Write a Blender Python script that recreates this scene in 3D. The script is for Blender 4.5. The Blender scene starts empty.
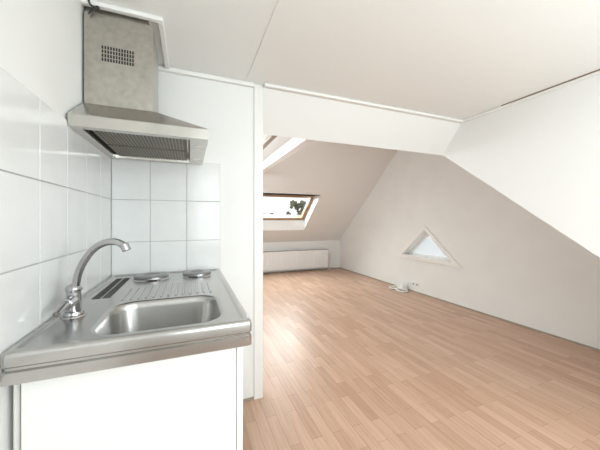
import bpy, bmesh, math, random
from mathutils import Vector
random.seed(4)
S = bpy.context.scene
COL = S.collection

# ------------------------------------------------------------------ materials
def mat(name, col, rough=0.6, metal=0.0, bump=0.0, bscale=60, var=0.0, vscale=3.0, spec=0.5, stretch=None, bdist=0.002, rvar=0.0):
    m = bpy.data.materials.new(name); m.use_nodes = True
    nt = m.node_tree; b = nt.nodes['Principled BSDF']
    b.inputs['Base Color'].default_value = (*col, 1)
    b.inputs['Roughness'].default_value = rough
    b.inputs['Metallic'].default_value = metal
    b.inputs['Specular IOR Level'].default_value = spec
    tc = nt.nodes.new('ShaderNodeTexCoord')
    src = tc.outputs['Object']
    if stretch:
        mp = nt.nodes.new('ShaderNodeMapping'); mp.inputs['Scale'].default_value = stretch
        nt.links.new(src, mp.inputs['Vector']); src = mp.outputs['Vector']
    if var > 0 or rvar > 0:
        n = nt.nodes.new('ShaderNodeTexNoise'); n.inputs['Scale'].default_value = vscale
        n.inputs['Detail'].default_value = 6
        nt.links.new(src, n.inputs['Vector'])
        if var > 0:
            r = nt.nodes.new('ShaderNodeValToRGB')
            r.color_ramp.elements[0].position = 0.3; r.color_ramp.elements[1].position = 0.7
            r.color_ramp.elements[0].color = (*[c*(1-var) for c in col], 1)
            r.color_ramp.elements[1].color = (*[min(1, c*(1+var*0.4)) for c in col], 1)
            nt.links.new(n.outputs['Fac'], r.inputs['Fac'])
            nt.links.new(r.outputs['Color'], b.inputs['Base Color'])
        if rvar > 0:
            mr = nt.nodes.new('ShaderNodeMapRange')
            mr.inputs['To Min'].default_value = max(0.02, rough-rvar); mr.inputs['To Max'].default_value = rough+rvar
            nt.links.new(n.outputs['Fac'], mr.inputs['Value']); nt.links.new(mr.outputs['Result'], b.inputs['Roughness'])
    if bump > 0:
        n2 = nt.nodes.new('ShaderNodeTexNoise'); n2.inputs['Scale'].default_value = bscale
        n2.inputs['Detail'].default_value = 4
        nt.links.new(src, n2.inputs['Vector'])
        bp = nt.nodes.new('ShaderNodeBump'); bp.inputs['Strength'].default_value = bump
        bp.inputs['Distance'].default_value = bdist
        nt.links.new(n2.outputs['Fac'], bp.inputs['Height'])
        nt.links.new(bp.outputs['Normal'], b.inputs['Normal'])
    return m

M_white = mat('painted_wall_white', (0.86, 0.86, 0.845), 0.55, bump=0.12, bscale=120)
M_gable = mat('painted_wall_cream', (0.85, 0.84, 0.81), 0.6, bump=0.25, bscale=40, var=0.03)
M_slope = mat('painted_slope', (0.84, 0.83, 0.81), 0.6, bump=0.2, bscale=60)
M_ceil = mat('ceiling_paint', (0.875, 0.88, 0.865), 0.5, bump=0.1, bscale=80)
M_trim = mat('trim_white', (0.87, 0.865, 0.845), 0.4)
M_trimc = mat('trim_cream', (0.87, 0.84, 0.80), 0.45)
M_tile = mat('tile_glaze', (0.80, 0.805, 0.80), 0.12, var=0.03, vscale=9, bump=0.06, bscale=7, bdist=0.004)
M_grout = mat('grout', (0.55, 0.545, 0.525), 0.8)
M_steel = mat('stainless_steel', (0.50, 0.49, 0.475), 0.25, 1.0, rvar=0.05, vscale=12)
M_hood = mat('hood_steel_greasy', (0.50, 0.475, 0.43), 0.33, 1.0, var=0.14, vscale=38, rvar=0.08)
M_hood2 = mat('hood_steel', (0.56, 0.54, 0.505), 0.25, 1.0, var=0.08, vscale=14, rvar=0.06)
M_filter = mat('grease_filter', (0.16, 0.14, 0.115), 0.5, 0.8, var=0.3, vscale=20)
M_slat = mat('filter_slat_metal', (0.26, 0.235, 0.20), 0.4, 0.9)
M_chrome = mat('chrome', (0.50, 0.50, 0.51), 0.14, 1.0)
M_dark = mat('dark_gap', (0.03, 0.028, 0.025), 0.7)
M_brown = mat('gap_brown', (0.22, 0.15, 0.10), 0.8)
M_iron = mat('hot_plate_iron', (0.30, 0.30, 0.30), 0.3, 0.9)
M_cab = mat('cabinet_white', (0.84, 0.835, 0.82), 0.4, bump=0.05, bscale=30)
M_rad = mat('radiator_enamel', (0.90, 0.89, 0.87), 0.35)
M_radd = mat('radiator_grille', (0.36, 0.32, 0.29), 0.5)
M_pine = mat('pine_frame', (0.40, 0.26, 0.16), 0.4, var=0.25, vscale=6, stretch=(1, 8, 1))
M_alu = mat('window_alu', (0.28, 0.27, 0.26), 0.4, 0.5)
M_plastic = mat('plastic_white', (0.86, 0.85, 0.82), 0.35)
M_black = mat('cable_black', (0.03, 0.03, 0.03), 0.5)
M_beamside = mat('beam_paint', (0.93, 0.93, 0.92), 0.5)
M_wood = mat('old_timber', (0.40, 0.34, 0.28), 0.7, var=0.2, vscale=8)
M_leaf = mat('foliage', (0.20, 0.22, 0.15), 0.8, var=0.5, vscale=2.5)
M_bark = mat('bark', (0.12, 0.08, 0.05), 0.9)
M_grass = mat('outside_ground', (0.30, 0.31, 0.26), 0.9, var=0.3, vscale=0.3)
M_gravel = mat('gravel_roof', (0.70, 0.695, 0.67), 0.9, var=0.15, vscale=3)
M_rooftile = mat('roof_tiles_far', (0.30, 0.23, 0.20), 0.8, var=0.2)
M_brick = mat('far_brick', (0.42, 0.30, 0.24), 0.8, var=0.2)

def glass_mat(name, fac, frosted=0.0):
    m = bpy.data.materials.new(name); m.use_nodes = True
    nt = m.node_tree; nt.nodes.clear()
    o = nt.nodes.new('ShaderNodeOutputMaterial'); mx = nt.nodes.new('ShaderNodeMixShader')
    t = nt.nodes.new('ShaderNodeBsdfTransparent'); g = nt.nodes.new('ShaderNodeBsdfGlossy')
    g.inputs['Roughness'].default_value = 0.02
    t.inputs['Color'].default_value = (0.96, 0.98, 0.97, 1)
    mx.inputs['Fac'].default_value = fac
    last = t.outputs[0]
    if frosted > 0:
        tl = nt.nodes.new('ShaderNodeBsdfTranslucent'); tl.inputs['Color'].default_value = (0.97, 0.98, 0.98, 1)
        m2 = nt.nodes.new('ShaderNodeMixShader'); m2.inputs['Fac'].default_value = frosted
        nt.links.new(last, m2.inputs[1]); nt.links.new(tl.outputs[0], m2.inputs[2]); last = m2.outputs[0]
    nt.links.new(last, mx.inputs[1]); nt.links.new(g.outputs[0], mx.inputs[2])
    nt.links.new(mx.outputs[0], o.inputs['Surface'])
    return m
M_glass = glass_mat('window_glass', 0.06)
M_frost = glass_mat('window_glass_misted', 0.05, 0.5)

def floor_mat():
    m = bpy.data.materials.new('beech_laminate'); m.use_nodes = True
    nt = m.node_tree; b = nt.nodes['Principled BSDF']; L = nt.links.new
    tc = nt.nodes.new('ShaderNodeTexCoord')
    mp = nt.nodes.new('ShaderNodeMapping'); mp.inputs['Rotation'].default_value = (0, 0, math.radians(90))
    mp.inputs['Location'].default_value = (0.013, 0.017, 0.5)
    L(tc.outputs['Object'], mp.inputs['Vector'])
    br = nt.nodes.new('ShaderNodeTexBrick')
    br.inputs['Scale'].default_value = 1.0
    br.inputs['Brick Width'].default_value = 0.42; br.inputs['Row Height'].default_value = 0.066
    br.inputs['Mortar Size'].default_value = 0.0011; br.inputs['Mortar Smooth'].default_value = 0.2
    br.inputs['Bias'].default_value = 0.0
    br.offset = 0.37; br.offset_frequency = 2
    br.inputs['Color1'].default_value = (0.53, 0.325, 0.22, 1)
    br.inputs['Color2'].default_value = (0.67, 0.45, 0.33, 1)
    br.inputs['Mortar'].default_value = (0.36, 0.215, 0.14, 1)
    L(mp.outputs['Vector'], br.inputs['Vector'])
    mp2 = nt.nodes.new('ShaderNodeMapping'); mp2.inputs['Scale'].default_value = (28, 1.6, 1)
    L(tc.outputs['Object'], mp2.inputs['Vector'])
    n = nt.nodes.new('ShaderNodeTexNoise'); n.inputs['Scale'].default_value = 2.2; n.inputs['Detail'].default_value = 6
    L(mp2.outputs['Vector'], n.inputs['Vector'])
    r = nt.nodes.new('ShaderNodeValToRGB')
    r.color_ramp.elements[0].position = 0.3; r.color_ramp.elements[0].color = (0.85, 0.82, 0.79, 1)
    r.color_ramp.elements[1].position = 0.65; r.color_ramp.elements[1].color = (1.0, 1.0, 1.0, 1)
    L(n.outputs['Fac'], r.inputs['Fac'])
    mx = nt.nodes.new('ShaderNodeMix'); mx.data_type = 'RGBA'; mx.blend_type = 'MULTIPLY'
    mx.inputs['Factor'].default_value = 1.0
    L(br.outputs['Color'], mx.inputs[6]); L(r.outputs['Color'], mx.inputs[7])
    L(mx.outputs[2], b.inputs['Base Color'])
    b.inputs['Roughness'].default_value = 0.36
    return m
M_floor = floor_mat()

# ------------------------------------------------------------------ helpers
def empty(name):
    e = bpy.data.objects.new(name, None); COL.objects.link(e); e.empty_display_size = 0.1
    return e

def finish(name, bm, m, parent=None, smooth=False, bevel=0.0, seg=2):
    bmesh.ops.recalc_face_normals(bm, faces=bm.faces)
    me = bpy.data.meshes.new(name); bm.to_mesh(me); bm.free()
    o = bpy.data.objects.new(name, me); COL.objects.link(o)
    me.materials.append(m)
    if smooth:
        for p in me.polygons: p.use_smooth = True
        try:
            me.set_sharp_from_angle(angle=math.radians(40))
        except Exception:
            pass
    if bevel > 0:
        md = o.modifiers.new('bevel', 'BEVEL'); md.width = bevel; md.segments = seg; md.limit_method = 'ANGLE'
    if parent: o.parent = parent
    return o

def add_box(bm, a, b):
    x0, y0, z0 = a; x1, y1, z1 = b
    v = [bm.verts.new(p) for p in ((x0,y0,z0),(x1,y0,z0),(x1,y1,z0),(x0,y1,z0),(x0,y0,z1),(x1,y0,z1),(x1,y1,z1),(x0,y1,z1))]
    for f in ((0,3,2,1),(4,5,6,7),(0,1,5,4),(1,2,6,5),(2,3,7,6),(3,0,4,7)):
        bm.faces.new([v[i] for i in f])

def box(name, a, b, m, parent=None, bevel=0.0, seg=2):
    bm = bmesh.new(); add_box(bm, a, b)
    return finish(name, bm, m, parent, bevel=bevel, seg=seg)

def boxes(name, lst, m, parent=None, bevel=0.0):
    bm = bmesh.new()
    for a, b in lst: add_box(bm, a, b)
    return finish(name, bm, m, parent, bevel=bevel)

def add_prism(bm, poly, x0, x1):
    A = [bm.verts.new((x0, y, z)) for y, z in poly]
    B = [bm.verts.new((x1, y, z)) for y, z in poly]
    n = len(poly)
    bm.faces.new(A); bm.faces.new(B[::-1])
    for i in range(n):
        bm.faces.new((A[i], A[(i+1) % n], B[(i+1) % n], B[i]))

def prism(name, poly, x0, x1, m, parent=None, bevel=0):
    bm = bmesh.new(); add_prism(bm, poly, x0, x1)
    return finish(name, bm, m, parent, bevel=bevel)

def add_cyl(bm, p0, p1, r0, r1=None, n=24, cap=True):
    r1 = r0 if r1 is None else r1
    p0 = Vector(p0); p1 = Vector(p1); d = (p1-p0).normalized()
    a = d.orthogonal().normalized(); b = d.cross(a)
    A = [bm.verts.new(p0 + r0*(math.cos(t)*a+math.sin(t)*b)) for t in [2*math.pi*i/n for i in range(n)]]
    B = [bm.verts.new(p1 + r1*(math.cos(t)*a+math.sin(t)*b)) for t in [2*math.pi*i/n for i in range(n)]]
    for i in range(n): bm.faces.new((A[i], A[(i+1) % n], B[(i+1) % n], B[i]))
    if cap: bm.faces.new(A[::-1]); bm.faces.new(B)

def cyl(name, p0, p1, r0, m, parent=None, r1=None, n=28, bevel=0):
    bm = bmesh.new(); add_cyl(bm, p0, p1, r0, r1, n)
    return finish(name, bm, m, parent, smooth=True, bevel=bevel)

def tube(name, pts, r, m, parent=None, radii=None):
    cu = bpy.data.curves.new(name, 'CURVE'); cu.dimensions = '3D'
    sp = cu.splines.new('NURBS'); sp.points.add(len(pts)-1)
    for i, p in enumerate(pts):
        sp.points[i].co = (*p, 1)
        sp.points[i].radius = radii[i] if radii else 1
    sp.use_endpoint_u = True; sp.order_u = 3; sp.resolution_u = 10
    cu.bevel_depth = r; cu.bevel_resolution = 6; cu.use_fill_caps = True
    o = bpy.data.objects.new(name, cu); COL.objects.link(o); cu.materials.append(m)
    if parent: o.parent = parent
    return o

def rrect(x0, x1, y0, y1, r, z, n=6):
    pts = []
    for cx, cy, a0 in ((x1-r, y1-r, 0), (x0+r, y1-r, 90), (x0+r, y0+r, 180), (x1-r, y0+r, 270)):
        for i in range(n+1):
            a = math.radians(a0 + 90*i/n)
            pts.append((cx+r*math.cos(a), cy+r*math.sin(a), z))
    return pts

def loft(bm, loops, cap_last=True, cap_first=False):
    V = []
    for L in loops:
        V.append([bm.verts.new(p) for p in L])
    n = len(V[0])
    for a, b in zip(V, V[1:]):
        for i in range(n):
            bm.faces.new((a[i], a[(i+1) % n], b[(i+1) % n], b[i]))
    if cap_last: bm.faces.new(V[-1])
    if cap_first: bm.faces.new(V[0][::-1])

# ------------------------------------------------------------------ dimensions
XL, XG = -0.43, 3.60        # left wall, gable wall
YK, YB, YF = 1.90, 6.27, -0.95
ZC = 2.18
XC = 2.40                   # dormer cheek
RY, RZ = 3.537, 3.023

def zf(y): return 1.90 + 0.772*(y-2.086)
def zb(y): return 0.72 + 0.8427*(YB-y)

# floor
box('floor', (XL-0.1, YF-0.1, -0.12), (XG+0.18, YB+0.12, 0), M_floor)
# flat ceiling
box('ceiling', (XL-0.1, YF-0.1, ZC), (XC+0.1, 1.95, ZC+0.12), M_ceil)
# left wall
prism('wall_left', [(YF-0.1, 0), (YB+0.1, 0), (YB+0.1, 0.7), (RY, RZ+0.1), (2.3, 2.28), (YF-0.1, 2.28)], XL-0.12, XL, M_white)
# kitchen partition
box('wall_partition', (XL, YK, 0), (0.47, YK+0.1, ZC+0.02), M_white)
box('trim_1', (0.412, YK-0.010, 0), (0.475, YK+0.110, ZC), M_trim, bevel=0.003)
# knee walls
box('wall_back', (XL, YB, 0), (XG, YB+0.12, 0.95), M_slope)
box('wall_knee_front', (XC+0.1, 0.33, 0), (XG, 0.45, 0.64), M_white)
# dormer cheek
prism('wall_cheek', [(YF, 0), (0.45, 0), (0.45, zf(0.45)), (2.086, 1.90), (1.87, 2.18), (YF, 2.18)], XC, XC+0.1, M_white)
# gable wall with triangular opening
T_in = [(3.995, 0.610), (3.475, 1.080), (2.945, 0.610)]
def fill_with_hole(name, outer, hole, x0, x1, m):
    bm = bmesh.new()
    fr = {}
    for x in (x0, x1):
        oo = [bm.verts.new((x, y, z)) for y, z in outer]
        hh = [bm.verts.new((x, y, z)) for y, z in hole]
        es = []
        for l in (oo, hh):
            for i in range(len(l)): es.append(bm.edges.new((l[i], l[(i+1) % len(l)])))
        bmesh.ops.triangle_fill(bm, edges=es, use_beauty=True)
        fr[x] = (oo, hh)
    for k in (0, 1):
        A, B = fr[x0][k], fr[x1][k]
        for i in range(len(A)):
            bm.faces.new((A[i], A[(i+1) % len(A)], B[(i+1) % len(A)], B[i]))
    return finish(name, bm, m)
fill_with_hole('wall_gable', [(0.33, 0), (YB+0.12, 0), (YB+0.12, 0.72), (RY, RZ+0.12), (0.33, 0.64)], T_in, XG, XG+0.16, M_gable)

# front roof slope (underside visible in the big room) + header face of the dormer
bm = bmesh.new()
add_prism(bm, [(0.33, zf(0.33)), (2.086, 1.90), (1.87, 2.18), (0.33, zf(0.33)+0.35)], XC+0.1, XG)
add_prism(bm, [(2.086, 1.90), (RY, RZ), (RY, RZ+0.4), (1.87, 2.18)], 0.475, XG)
add_prism(bm, [(2.0, zf(2.0)), (RY, RZ), (RY, RZ+0.4), (2.0, 2.3)], XL, 0.475)
finish('ceiling_slope_front', bm, M_white)

# back roof slope with skylight opening
SX0, SX1 = 1.25, 2.46
bm = bmesh.new()
add_prism(bm, [(RY, RZ), (5.05, zb(5.05)), (5.36, zb(5.05)), (RY, RZ+0.262)], XL, XG)
add_prism(bm, [(5.93, zb(5.93)), (YB, zb(YB)), (YB, zb(YB)+0.262), (5.93, zb(5.93)+0.262)], XL, XG)
mid = [(5.05, zb(5.05)), (5.93, zb(5.93)), (5.93, zb(5.93)+0.262), (5.36, zb(5.05))]
add_prism(bm, mid, XL, SX0)
add_prism(bm, mid, SX1, XG)
finish('ceiling_slope_back', bm, M_slope)

# front (dormer) wall with wide window behind the camera
WX0, WX1, WZ0, WZ1 = 0.0, 2.25, 0.80, 2.05
boxes('wall_front', [((XL, YF-0.1, 0), (XC, YF, WZ0)), ((XL, YF-0.1, WZ1), (XC, YF, ZC)),
                     ((XL, YF-0.1, WZ0), (WX0, YF, WZ1)), ((WX1, YF-0.1, WZ0), (XC, YF, WZ1))], M_white)
w3 = empty('window_3')
fw = 0.05
wm = (WX0+WX1)/2
boxes('frame', [((WX0, YF-0.08, WZ0), (WX1, YF-0.02, WZ0+fw)), ((WX0, YF-0.08, WZ1-fw), (WX1, YF-0.02, WZ1)),
                ((WX0, YF-0.08, WZ0+fw), (WX0+fw, YF-0.02, WZ1-fw)), ((WX1-fw, YF-0.08, WZ0+fw), (WX1, YF-0.02, WZ1-fw)),
                ((wm-fw/2, YF-0.08, WZ0+fw), (wm+fw/2, YF-0.02, WZ1-fw))], M_trim, w3)
box('glass', (WX0+fw, YF-0.052, WZ0+fw), (WX1-fw, YF-0.048, WZ1-fw), M_glass, w3)
box('sill', (WX0-0.05, YF, WZ0-0.04), (WX1+0.05, YF+0.12, WZ0-0.01), M_trim, w3, bevel=0.005)

# ------------------------------------------------------------------ skylight (window_1)
w1 = empty('window_1')
sd = Vector((0, 0.7647, -0.6444)); sn = Vector((0, 0.6444, 0.7647)); so = Vector((0, 5.36, zb(5.05)))
def add_sbox(bm, x0, x1, s0, s1, n0, n1):
    v = []
    for n in (n0, n1):
        for x, s in ((x0, s0), (x1, s0), (x1, s1), (x0, s1)):
            p = so + sd*s + sn*n; v.append(bm.verts.new((x, p.y, p.z)))
    for f in ((0,3,2,1),(4,5,6,7),(0,1,5,4),(1,2,6,5),(2,3,7,6),(3,0,4,7)):
        bm.faces.new([v[i] for i in f])
SL = 0.745
def sframe(name, x0, x1, s0, s1, w, n0, n1, m):
    bm = bmesh.new()
    add_sbox(bm, x0, x1, s0, s0+w, n0, n1); add_sbox(bm, x0, x1, s1-w, s1, n0, n1)
    add_sbox(bm, x0, x0+w, s0+w, s1-w, n0, n1); add_sbox(bm, x1-w, x1, s0+w, s1-w, n0, n1)
    return finish(name, bm, m, w1, bevel=0.003)
sframe('outer_frame', SX0, SX1, -0.03, SL+0.03, 0.045, -0.03, 0.07, M_pine)
sframe('sash', SX0+0.04, SX1-0.04, 0.01, SL-0.01, 0.035, -0.02, 0.04, M_pine)
sframe('flashing', SX0-0.05, SX1+0.05, -0.08, SL+0.08, 0.1, 0.07, 0.10, M_alu)
bm = bmesh.new(); add_sbox(bm, SX0+0.07, SX1-0.07, 0.04, SL-0.04, 0.015, 0.02); finish('glass', bm, M_glass, w1)
bm = bmesh.new(); add_box(bm, (SX0, 5.04, zb(5.05)), (SX1, 5.34, zb(5.05)+0.006))
finish('lining_top', bm, M_trim, w1)
lin = [(5.052, zb(5.05)), (5.928, zb(5.93)+0.003), (5.928, zb(5.93)+0.255), (5.352, zb(5.05))]
prism('lining_right', lin, SX1-0.006, SX1-0.0005, M_trim, w1)
prism('lining_left', lin, SX0+0.0005, SX0+0.006, M_trim, w1)
box('lining_bottom', (SX0, 5.922, zb(5.93)+0.004), (SX1, 5.9295, zb(5.93)+0.25), M_trim, w1)

# ------------------------------------------------------------------ triangular window (window_2)
w2 = empty('window_2')
def tri_scale(T, k):
    P = [Vector(p) for p in T]
    a = (P[1]-P[2]).length; b = (P[0]-P[2]).length; c = (P[0]-P[1]).length
    I = (a*P[0]+b*P[1]+c*P[2])/(a+b+c)
    area = abs((P[1]-P[0]).x*(P[2]-P[0]).y-(P[1]-P[0]).y*(P[2]-P[0]).x)/2
    r = 2*area/(a+b+c)
    return [tuple(I+(p-I)*(r+k)/r) for p in P]
def triring(name, To, Ti, x0, x1, m, parent, bevel=0.003):
    bm = bmesh.new()
    V = {}
    for x in (x0, x1):
        V[x] = ([bm.verts.new((x, *p)) for p in To], [bm.verts.new((x, *p)) for p in Ti])
        for i in range(3):
            j = (i+1) % 3
            bm.faces.new((V[x][0][i], V[x][0][j], V[x][1][j], V[x][1][i]))
    for k in (0, 1):
        for i in range(3):
            j = (i+1) % 3
            bm.faces.new((V[x0][k][i], V[x0][k][j], V[x1][k][j], V[x1][k][i]))
    return finish(name, bm, m, parent, bevel=bevel)
triring('casing', tri_scale(T_in, 0.055), tri_scale(T_in, 0.0), XG-0.024, XG+0.001, M_trimc, w2)
triring('reveal_lining', tri_scale(T_in, 0.0), tri_scale(T_in, -0.012), XG-0.014, XG+0.12, M_trim, w2)
triring('frame', tri_scale(T_in, -0.0), tri_scale(T_in, -0.045), XG+0.10, XG+0.15, M_trim, w2)
g = tri_scale(T_in, -0.043)
prism('glass', g, XG+0.122, XG+0.126, M_frost, w2)

# ------------------------------------------------------------------ trims
box('trim_2', (XL, YK-0.028, ZC-0.028), (0.41, YK, ZC), M_trim, bevel=0.006)
box('trim_3', (0.475, 1.845, ZC-0.022), (XC, 1.885, ZC), M_trim, bevel=0.006)
box('trim_4', (XC-0.022, YF, ZC-0.022), (XC, 1.845, ZC), M_trim, bevel=0.006)
box('shadow_gap_strip', (XC-0.030, 0.75, ZC-0.006), (XC-0.023, 1.50, ZC-0.0005), M_brown)  # brown strip stands for the dark shadow gap between ceiling and cheek
box('trim_6', (0.352, YF, ZC-0.004), (0.362, 1.845, ZC), M_ceil)
box('trim_7', (XL, 1.425, ZC-0.02), (-0.115, 1.45, ZC), M_trim, bevel=0.004)
box('trim_8', (-0.14, 1.45, ZC-0.02), (-0.115, 1.872, ZC), M_trim, bevel=0.004)
box('baseboard_gable', (XG-0.010, 0.45, 0), (XG, YB-0.012, 0.018), M_wood)
box('baseboard_back', (XL, YB-0.012, 0), (XG-0.012, YB, 0.018), M_wood)
box('baseboard_partition', (0.20, YK-0.008, 0), (0.41, YK, 0.018), M_wood)

# collar beam crossing the attic room
def beam(name, x0, x1, z0, z1, m):
    cb = empty(name)
    e = 0.004
    poly = [(2.086+(z0-1.90)/0.772+e, z0), (YB-(z0-0.72)/0.8427-e, z0), (YB-(z1-0.72)/0.8427-e, z1), (2.086+(z1-1.90)/0.772+e, z1)]
    return prism('tie', poly, x0, x1, m, cb, bevel=0.004)
beam('collar_beam', 1.00, 1.09, 1.985, 2.10, M_beamside)
beam('timber_purlin', 0.70, 0.75, 2.01, 2.07, M_wood)

# ------------------------------------------------------------------ tiles
def tiles(name, axis, u0, u1, zs, us, pos):
    e = empty(name)
    zt, zbm = zs[0], zs[-1]
    g = 0.0018
    if axis == 'x':
        box('grout', (pos, u0, zbm), (pos+0.004, u1, zt), M_grout, e)
    else:
        box('grout', (u0, pos-0.004, zbm), (u1, pos, zt), M_grout, e)
    bm = bmesh.new()
    for i in range(len(us)-1):
        for j in range(len(zs)-1):
            a, b = us[i]+g, us[i+1]-g
            t, s = zs[j]-g, zs[j+1]+g
            if axis == 'x': add_box(bm, (pos+0.002, a, s), (pos+0.008, b, t))
            else: add_box(bm, (a, pos-0.008, s), (b, pos-0.002, t))
    finish('glazed_tiles', bm, M_tile, e, bevel=0.0012)
ZT = [1.61, 1.36, 1.11, 0.86]
tiles('wall_tiles_back', 'y', XL+0.008, 0.187, ZT, [XL+0.008, -0.223, -0.018, 0.187], YK)
ys = [1.892-0.205*i for i in range(0, 9)]; ys = ys[::-1]
tiles('wall_tiles_left', 'x', ys[0], ys[-1], ZT, ys, XL)

# ------------------------------------------------------------------ sink unit
CX0, CX1, CY0, CY1 = XL+0.0085, 0.184, 0.872, YK-0.010
su = empty('kitchen_sink_worktop')
def rr(ins, z, r=0.012): return rrect(CX0+ins, CX1-ins, CY0+ins, CY1-ins, max(0.004, r-ins), z)
bx0, bx1, by0, by1 = -0.265, 0.098, 0.928, 1.255
def br_(o, z, r): return rrect(bx0-o, bx1+o, by0-o, by1+o, r, z)
bm = bmesh.new()
loft(bm, [rr(0.012, 0.846), rr(0.0, 0.844), rr(0.0, 0.872), rr(0.006, 0.876), rr(0.006, 0.882), rr(0.0, 0.887), rr(0.0, 0.910),
          rr(0.002, 0.918), rr(0.008, 0.923), rr(0.010, 0.9232), rr(0.020, 0.9232), rr(0.022, 0.923), rr(0.028, 0.9185), rr(0.030, 0.918), rr(0.033, 0.918),
          br_(0.016, 0.918, 0.088), br_(0.012, 0.918, 0.085), br_(0.008, 0.9176, 0.082), br_(0.003, 0.915, 0.078), br_(0.0, 0.911, 0.076), br_(-0.003, 0.902, 0.074), br_(-0.005, 0.89, 0.072),
          br_(-0.016, 0.80, 0.07), br_(-0.022, 0.782, 0.068), br_(-0.033, 0.770, 0.062), br_(-0.050, 0.763, 0.05), br_(-0.10, 0.758, 0.03)])
finish('worktop_with_bowl', bm, M_steel, su, smooth=True)
cyl('drain_ring', (-0.08, 1.09, 0.757), (-0.08, 1.09, 0.764), 0.042, M_chrome, su, bevel=0.002)
cyl('drain_strainer', (-0.08, 1.09, 0.76), (-0.08, 1.09, 0.766), 0.028, M_dark, su)
cyl('tap_pad', (-0.362, 1.145, 0.917), (-0.362, 1.145, 0.9235), 0.036, M_steel, su, r1=0.032)
bm = bmesh.new()
for i in range(13):
    x = -0.255+i*0.0285
    y1 = 1.50 + 0.05*math.sin(math.pi*i/12)
    loft(bm, [rrect(x-0.006, x+0.006, 1.30, y1, 0.0055, 0.917, 3), rrect(x-0.004, x+0.004, 1.303, y1-0.003, 0.0035, 0.9215, 3)])
finish('drainer_ridges', bm, M_steel, su, smooth=True)
bm = bmesh.new()
for i in range(20):
    y = 1.36+i*0.0215
    add_box(bm, (-0.372, y, 0.917), (-0.342, y+0.009, 0.9192))
    add_box(bm, (-0.336, y, 0.917), (-0.306, y+0.009, 0.9192))
finish('slots', bm, M_dark, su)

# hob
hob = empty('electric_hob')
for k, (x, y, r) in enumerate(((-0.195, 1.735, 0.088), (0.040, 1.735, 0.078))):
    cyl(f'plate_trim_{k+1}', (x, y, 0.9182), (x, y, 0.924), r+0.012, M_chrome, hob, r1=r+0.006, n=48)
    bm = bmesh.new()
    N = 48
    def circ(rad, z): return [(x+rad*math.cos(2*math.pi*i/N), y+rad*math.sin(2*math.pi*i/N), z) for i in range(N)]
    loft(bm, [circ(r, 0.920), circ(r, 0.934), circ(r-0.004, 0.937), circ(r*0.45, 0.937), circ(r*0.42, 0.934), circ(r*0.1, 0.934)])
    finish(f'hot_plate_{k+1}', bm, M_iron, hob, smooth=True)

# ------------------------------------------------------------------ faucet
fa = empty('kitchen_faucet')
fx, fy, fz = -0.362, 1.145, 0.9237
cyl('base_flange', (fx, fy, fz), (fx, fy, fz+0.012), 0.029, M_chrome, fa, r1=0.026, bevel=0.002)
cyl('body', (fx, fy, fz+0.010), (fx, fy, fz+0.085), 0.022, M_chrome, fa, r1=0.020, bevel=0.003)
bm = bmesh.new(); bmesh.ops.create_uvsphere(bm, u_segments=24, v_segments=14, radius=0.0235)
for v in bm.verts: v.co = Vector((v.co.x, v.co.y, v.co.z*0.8)) + Vector((fx, fy, fz+0.085))
finish('body_dome', bm, M_chrome, fa, smooth=True)
tube('spout', [(fx+0.005, fy-0.002, fz+0.07), (fx+0.008, fy-0.006, fz+0.115), (fx+0.026, fy-0.014, fz+0.168), (fx+0.062, fy-0.03, fz+0.222),
               (fx+0.105, fy-0.048, fz+0.245), (fx+0.145, fy-0.062, fz+0.243), (fx+0.164, fy-0.070, fz+0.224)], 0.0115, M_chrome, fa)
cyl('aerator', (fx+0.158, fy-0.0685, fz+0.236), (fx+0.167, fy-0.071, fz+0.214), 0.0135, M_chrome, fa, bevel=0.002)
cyl('lever_hub', (fx, fy-0.015, fz+0.05), (fx-0.004, fy-0.052, fz+0.046), 0.020, M_chrome, fa, r1=0.018, bevel=0.003)
tube('lever', [(fx-0.003, fy-0.045, fz+0.048), (fx-0.005, fy-0.075, fz+0.045), (fx-0.008, fy-0.105, fz+0.032)], 0.009, M_chrome, fa, radii=[1.4, 1.0, 1.2])

# ------------------------------------------------------------------ cabinet
ca = empty('kitchen_base_cabinet')
box('end_panel', (-0.392, 0.902, 0.09), (0.138, 0.920, 0.843), M_cab, ca, bevel=0.001)
box('far_end_panel', (-0.392, 1.862, 0.09), (0.138, 1.880, 0.843), M_cab, ca)
box('back_panel', (-0.400, 0.92, 0.09), (-0.392, 1.862, 0.843), M_cab, ca)
box('bottom_panel', (-0.392, 0.92, 0.09), (0.138, 1.862, 0.108), M_cab, ca)
box('door_1', (0.140, 0.902, 0.10), (0.160, 1.386, 0.838), M_cab, ca, bevel=0.002)
box('door_2', (0.140, 1.392, 0.10), (0.160, 1.880, 0.838), M_cab, ca, bevel=0.002)
box('plinth', (-0.38, 0.94, 0.0), (0.10, 1.87, 0.09), M_cab, ca)
for k, y in enumerate((1.34, 1.43)):
    tube(f'door_handle_{k+1}', [(0.160, y, 0.76), (0.185, y, 0.755), (0.185, y, 0.665), (0.160, y, 0.66)], 0.004, M_chrome, ca)
wp = empty('water_pipe')
tube('pipe', [(-0.412, 0.93, 0.0), (-0.412, 0.93, 0.4), (-0.412, 0.93, 0.840)], 0.007, M_plastic, wp)

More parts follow.
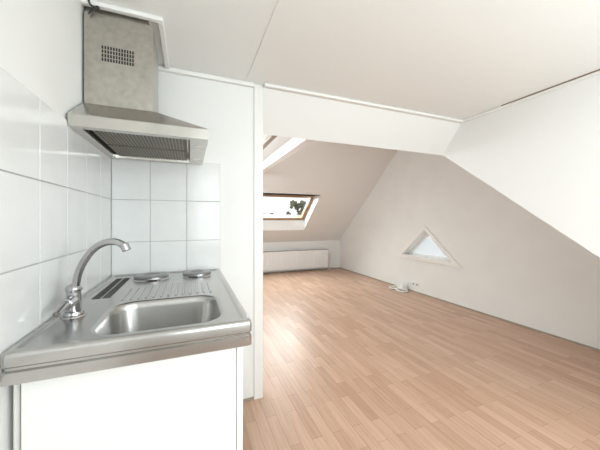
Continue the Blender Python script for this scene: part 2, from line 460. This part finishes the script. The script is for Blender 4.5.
# ------------------------------------------------------------------ range hood
ho = empty('range_hood')
HX0, HX1, HY0, HY1 = XL+0.009, 0.075, 1.27, 1.87
HZ = 1.59
cx0, cx1, cy0, cy1 = HX0, -0.160, 1.442, 1.70
box('chimney', (cx0, cy0, 1.735), (cx1, cy1, 2.135), M_hood, ho, bevel=0.002)
box('chimney_collar', (cx0, cy0+0.02, 2.135), (cx1-0.02, cy1-0.02, ZC), M_hood, ho)
bm = bmesh.new()
for r_ in range(4):
    for c in range(12):
        x = -0.357+c*0.0105
        z = 1.935+r_*0.0175
        add_box(bm, (x, cy0-0.0012, z), (x+0.0065, cy0+0.001, z+0.0135))
finish('vent_slots', bm, M_dark, ho)
def rc(x0, x1, y0, y1, z): return [(x0, y0, z), (x1, y0, z), (x1, y1, z), (x0, y1, z)]
bm = bmesh.new()
loft(bm, [rc(HX0+0.04, HX1-0.08, HY0+0.04, HY1-0.04, HZ+0.035), rc(HX0+0.035, HX1-0.075, HY0+0.035, HY1-0.035, HZ),
          rc(HX0, HX1, HY0, HY1, HZ), rc(HX0, HX1, HY0, HY1, HZ+0.045), rc(HX0, HX1-0.004, HY0+0.004, HY1-0.004, HZ+0.049),
          rc(cx0, cx1+0.012, cy0-0.012, cy1+0.012, 1.738)], cap_last=True, cap_first=True)
finish('canopy', bm, M_hood2, ho, bevel=0.0015)
box('grease_filter_front', (HX0+0.05, HY0+0.05, HZ+0.012), (HX1-0.09, HY0+0.295, HZ+0.034), M_filter, ho, bevel=0.003)
box('grease_filter_rear', (HX0+0.05, HY0+0.305, HZ+0.012), (HX1-0.09, HY1-0.05, HZ+0.034), M_filter, ho, bevel=0.003)
bm = bmesh.new()
for i in range(24):
    x = HX0+0.06+i*0.0142
    add_box(bm, (x, HY0+0.06, HZ+0.0095), (x+0.005, HY0+0.285, HZ+0.0122)); add_box(bm, (x, HY0+0.315, HZ+0.0095), (x+0.005, HY1-0.06, HZ+0.0122))
finish('filter_slats', bm, M_slat, ho)
for k, y in enumerate((HY0+0.16, HY1-0.16)):
    cyl(f'lamp_lens_{k+1}', (HX1-0.036, y, HZ-0.003), (HX1-0.036, y, HZ+0.001), 0.024, M_plastic, ho)
bm = bmesh.new()
for i in range(4):
    add_box(bm, (HX1-0.0005, HY0+0.08+i*0.03, HZ+0.015), (HX1+0.004, HY0+0.10+i*0.03, HZ+0.028))
finish('push_buttons', bm, M_black, ho)
hc = empty('hood_power_cable')
tube('cable', [(-0.40, 1.43, 2.18), (-0.395, 1.41, 2.15), (-0.37, 1.41, 2.135), (-0.36, 1.425, 2.15), (-0.375, 1.435, 2.165), (-0.40, 1.43, 2.12)], 0.004, M_black, hc)

# ------------------------------------------------------------------ radiator
ra = empty('radiator')
RX0, RX1, RZ0, RZ1, RYF = 0.75, 3.20, 0.07, 0.505, YB-0.13
boxes('panels', [((RX0, RYF, RZ0), (RX1, RYF+0.016, RZ1)), ((RX0, RYF+0.06, RZ0), (RX1, RYF+0.076, RZ1))], M_rad, ra, bevel=0.004)
bm = bmesh.new()
n = int((RX1-RX0-0.06)/0.08)
for i in range(n):
    x = RX0+0.03+i*(RX1-RX0-0.06)/n
    add_box(bm, (x, RYF-0.014, RZ0+0.03), (x+0.045, RYF, RZ1-0.03))
finish('ribs', bm, M_rad, ra, bevel=0.004)
box('top_grille', (RX0, RYF, RZ1), (RX1, RYF+0.076, RZ1+0.012), M_radd, ra, bevel=0.002)
bm = bmesh.new()
for i in range(100):
    x = RX0+0.02+i*0.024
    add_box(bm, (x, RYF+0.012, RZ1+0.0121), (x+0.012, RYF+0.064, RZ1+0.0135))
finish('grille_slots', bm, M_radd, ra)
boxes('side_covers', [((RX0-0.006, RYF, RZ0), (RX0, RYF+0.076, RZ1+0.01)), ((RX1, RYF, RZ0), (RX1+0.006, RYF+0.076, RZ1+0.01))], M_radd, ra)
tube('supply_pipe', [(RX1+0.0, RYF+0.04, 0.15), (RX1+0.05, RYF+0.04, 0.15), (RX1+0.06, RYF+0.04, 0.12), (RX1+0.06, RYF+0.04, 0.0)], 0.009, M_rad, ra)
cyl('valve', (RX1+0.01, RYF+0.04, 0.43), (RX1+0.07, RYF+0.04, 0.43), 0.02, M_plastic, ra, bevel=0.003)
tube('return_pipe', [(RX1+0.04, RYF+0.04, 0.43), (RX1+0.04, RYF+0.04, 0.2), (RX1+0.04, RYF+0.04, 0.0)], 0.008, M_rad, ra)
boxes('brackets', [((1.0, RYF+0.076, 0.15), (1.03, YB-0.0005, 0.45)), ((2.9, RYF+0.076, 0.15), (2.93, YB-0.0005, 0.45))], M_rad, ra)

# ------------------------------------------------------------------ socket + junction box with cable
so_ = empty('wall_socket')
box('plate', (XG-0.012, 3.60, 0.10), (XG-0.0005, 3.76, 0.18), M_plastic, so_, bevel=0.004)
for k, y in enumerate((3.64, 3.72)):
    cyl(f'insert_{k+1}', (XG-0.014, y, 0.14), (XG-0.011, y, 0.14), 0.026, M_plastic, so_)
    cyl(f'hole_{k+1}', (XG-0.0145, y, 0.14), (XG-0.013, y, 0.14), 0.018, M_radd, so_)
jb = empty('cable_junction_box')
box('housing', (3.47, 3.84, 0.0), (3.575, 4.0, 0.10), M_plastic, jb, bevel=0.006)
tube('cable_loop', [(3.49, 3.9, 0.04), (3.40, 3.95, 0.03), (3.34, 3.85, 0.012), (3.42, 3.70, 0.012), (3.52, 3.78, 0.02), (3.42, 3.93, 0.03), (3.33, 4.02, 0.012), (3.43, 4.14, 0.012), (3.54, 4.02, 0.04)], 0.012, M_plastic, jb)
tube('cable_riser', [(3.56, 3.90, 0.07), (3.575, 3.86, 0.16), (3.585, 3.80, 0.15), (3.585, 3.74, 0.14)], 0.005, M_plastic, jb)

# ------------------------------------------------------------------ outside
box('outside_ground', (-60, -60, -6.2), (90, 90, -6.0), M_grass)
box('neighbour_flat_roof', (6.5, -4, -6.0), (26, 15, -2.2), M_gravel)
def tree(x, y, h, w, sd_):
    t = empty('tree'); rnd = random.Random(sd_)
    cyl('trunk', (x, y, -6), (x, y, -6+h*0.6), 0.25, M_bark, t, r1=0.12, n=12)
    bm = bmesh.new()
    for i in range(150):
        a = rnd.uniform(0, 6.28); rr_ = w*math.sqrt(rnd.random()); zz = rnd.uniform(0.3, 1.0)
        k = math.sin(math.pi*min(1, zz*0.88))**0.6
        c = Vector((x+rr_*k*math.cos(a), y+rr_*k*math.sin(a), -6+h*zz))
        s = w*rnd.uniform(0.06, 0.15)
        mt = bmesh.ops.create_icosphere(bm, subdivisions=2, radius=s)
        for v in mt['verts']:
            v.co = v.co*(1+rnd.uniform(-0.35, 0.35)) + c
    finish('crown', bm, M_leaf, t)
tree(6.5, 26, 7.8, 2.2, 1); tree(10.6, 26, 9.0, 2.1, 2); tree(14.0, 30, 8.1, 2.4, 3); tree(3.2, 30, 7.8, 2.4, 5)
hh = empty('neighbour_house')
box('walls', (3, 34, -6), (24, 40, -1.6), M_brick, hh)
bm = bmesh.new(); add_prism(bm, [(33.5, -1.7), (40.5, -1.7), (37, 1.2)], 2.5, 24.5); finish('roof', bm, M_rooftile, hh)

# ------------------------------------------------------------------ world and lights
W = bpy.data.worlds.new('World'); S.world = W; W.use_nodes = True
nt = W.node_tree; bg = nt.nodes['Background']
tc = nt.nodes.new('ShaderNodeTexCoord'); sp = nt.nodes.new('ShaderNodeSeparateXYZ')
nt.links.new(tc.outputs['Generated'], sp.inputs[0])
rp = nt.nodes.new('ShaderNodeValToRGB')
rp.color_ramp.elements[0].position = 0.0; rp.color_ramp.elements[0].color = (0.94, 0.95, 0.97, 1)
rp.color_ramp.elements[1].position = 0.7; rp.color_ramp.elements[1].color = (0.90, 0.94, 1.0, 1)
nt.links.new(sp.outputs['Z'], rp.inputs['Fac']); nt.links.new(rp.outputs['Color'], bg.inputs['Color'])
bg.inputs['Strength'].default_value = 1.25

def area(name, loc, rot, sx, sy, e, col=(1, 1, 1)):
    l = bpy.data.lights.new(name, 'AREA'); l.shape = 'RECTANGLE'; l.size = sx; l.size_y = sy; l.energy = e; l.color = col
    o = bpy.data.objects.new(name, l); COL.objects.link(o); o.location = loc; o.rotation_euler = rot
    return o
area('daylight_dormer_window', ((WX0+WX1)/2, YF-0.15, 1.42), (math.radians(90), 0, 0), 2.1, 1.15, 36, (0.90, 0.965, 1.0))
o = area('daylight_skylight', (1.855, 5.65+0.35, 1.52+0.4), (0, 0, 0), 1.2, 0.75, 66, (0.90, 0.965, 1.0))
o.rotation_euler = (-sn).to_track_quat('-Z', 'Y').to_euler()
def fill_lamp(x, y, z, ztop, e, r=0.2):  # invented pendant fitting, added only to brighten the rooms
    cl = empty('added_fill_lamp')
    cyl('fill_lamp_rod', (x, y, z+0.1), (x, y, ztop), 0.008, M_trim, cl)
    cyl('fill_lamp_rose', (x, y, ztop-0.02), (x, y, ztop), 0.05, M_trim, cl)
    pl = bpy.data.lights.new('fill_lamp_bulb', 'POINT'); pl.energy = e; pl.shadow_soft_size = r; pl.color = (0.90, 0.965, 1.0)
    po = bpy.data.objects.new('fill_lamp_bulb', pl); COL.objects.link(po); po.location = (x, y, z); po.parent = cl
fill_lamp(1.35, -0.40, 1.32, ZC, 24)  # added fill, unseen behind the camera
fill_lamp(0.35, 3.40, 1.95, 2.90, 40, 0.25)  # added fill, hidden by the partition, brightens beam and far room

# ------------------------------------------------------------------ camera
c = bpy.data.cameras.new('camera'); co = bpy.data.objects.new('camera', c); COL.objects.link(co)
co.location = (0, 0, 1.24); co.rotation_euler = (math.radians(90), 0, math.radians(-21.7))
c.sensor_width = 36; c.lens = 36*277/600; c.shift_y = -5/600; c.clip_start = 0.05; c.clip_end = 300
S.camera = co
S.view_settings.view_transform = 'Standard'
S.view_settings.look = 'None'
S.view_settings.exposure = 0.24
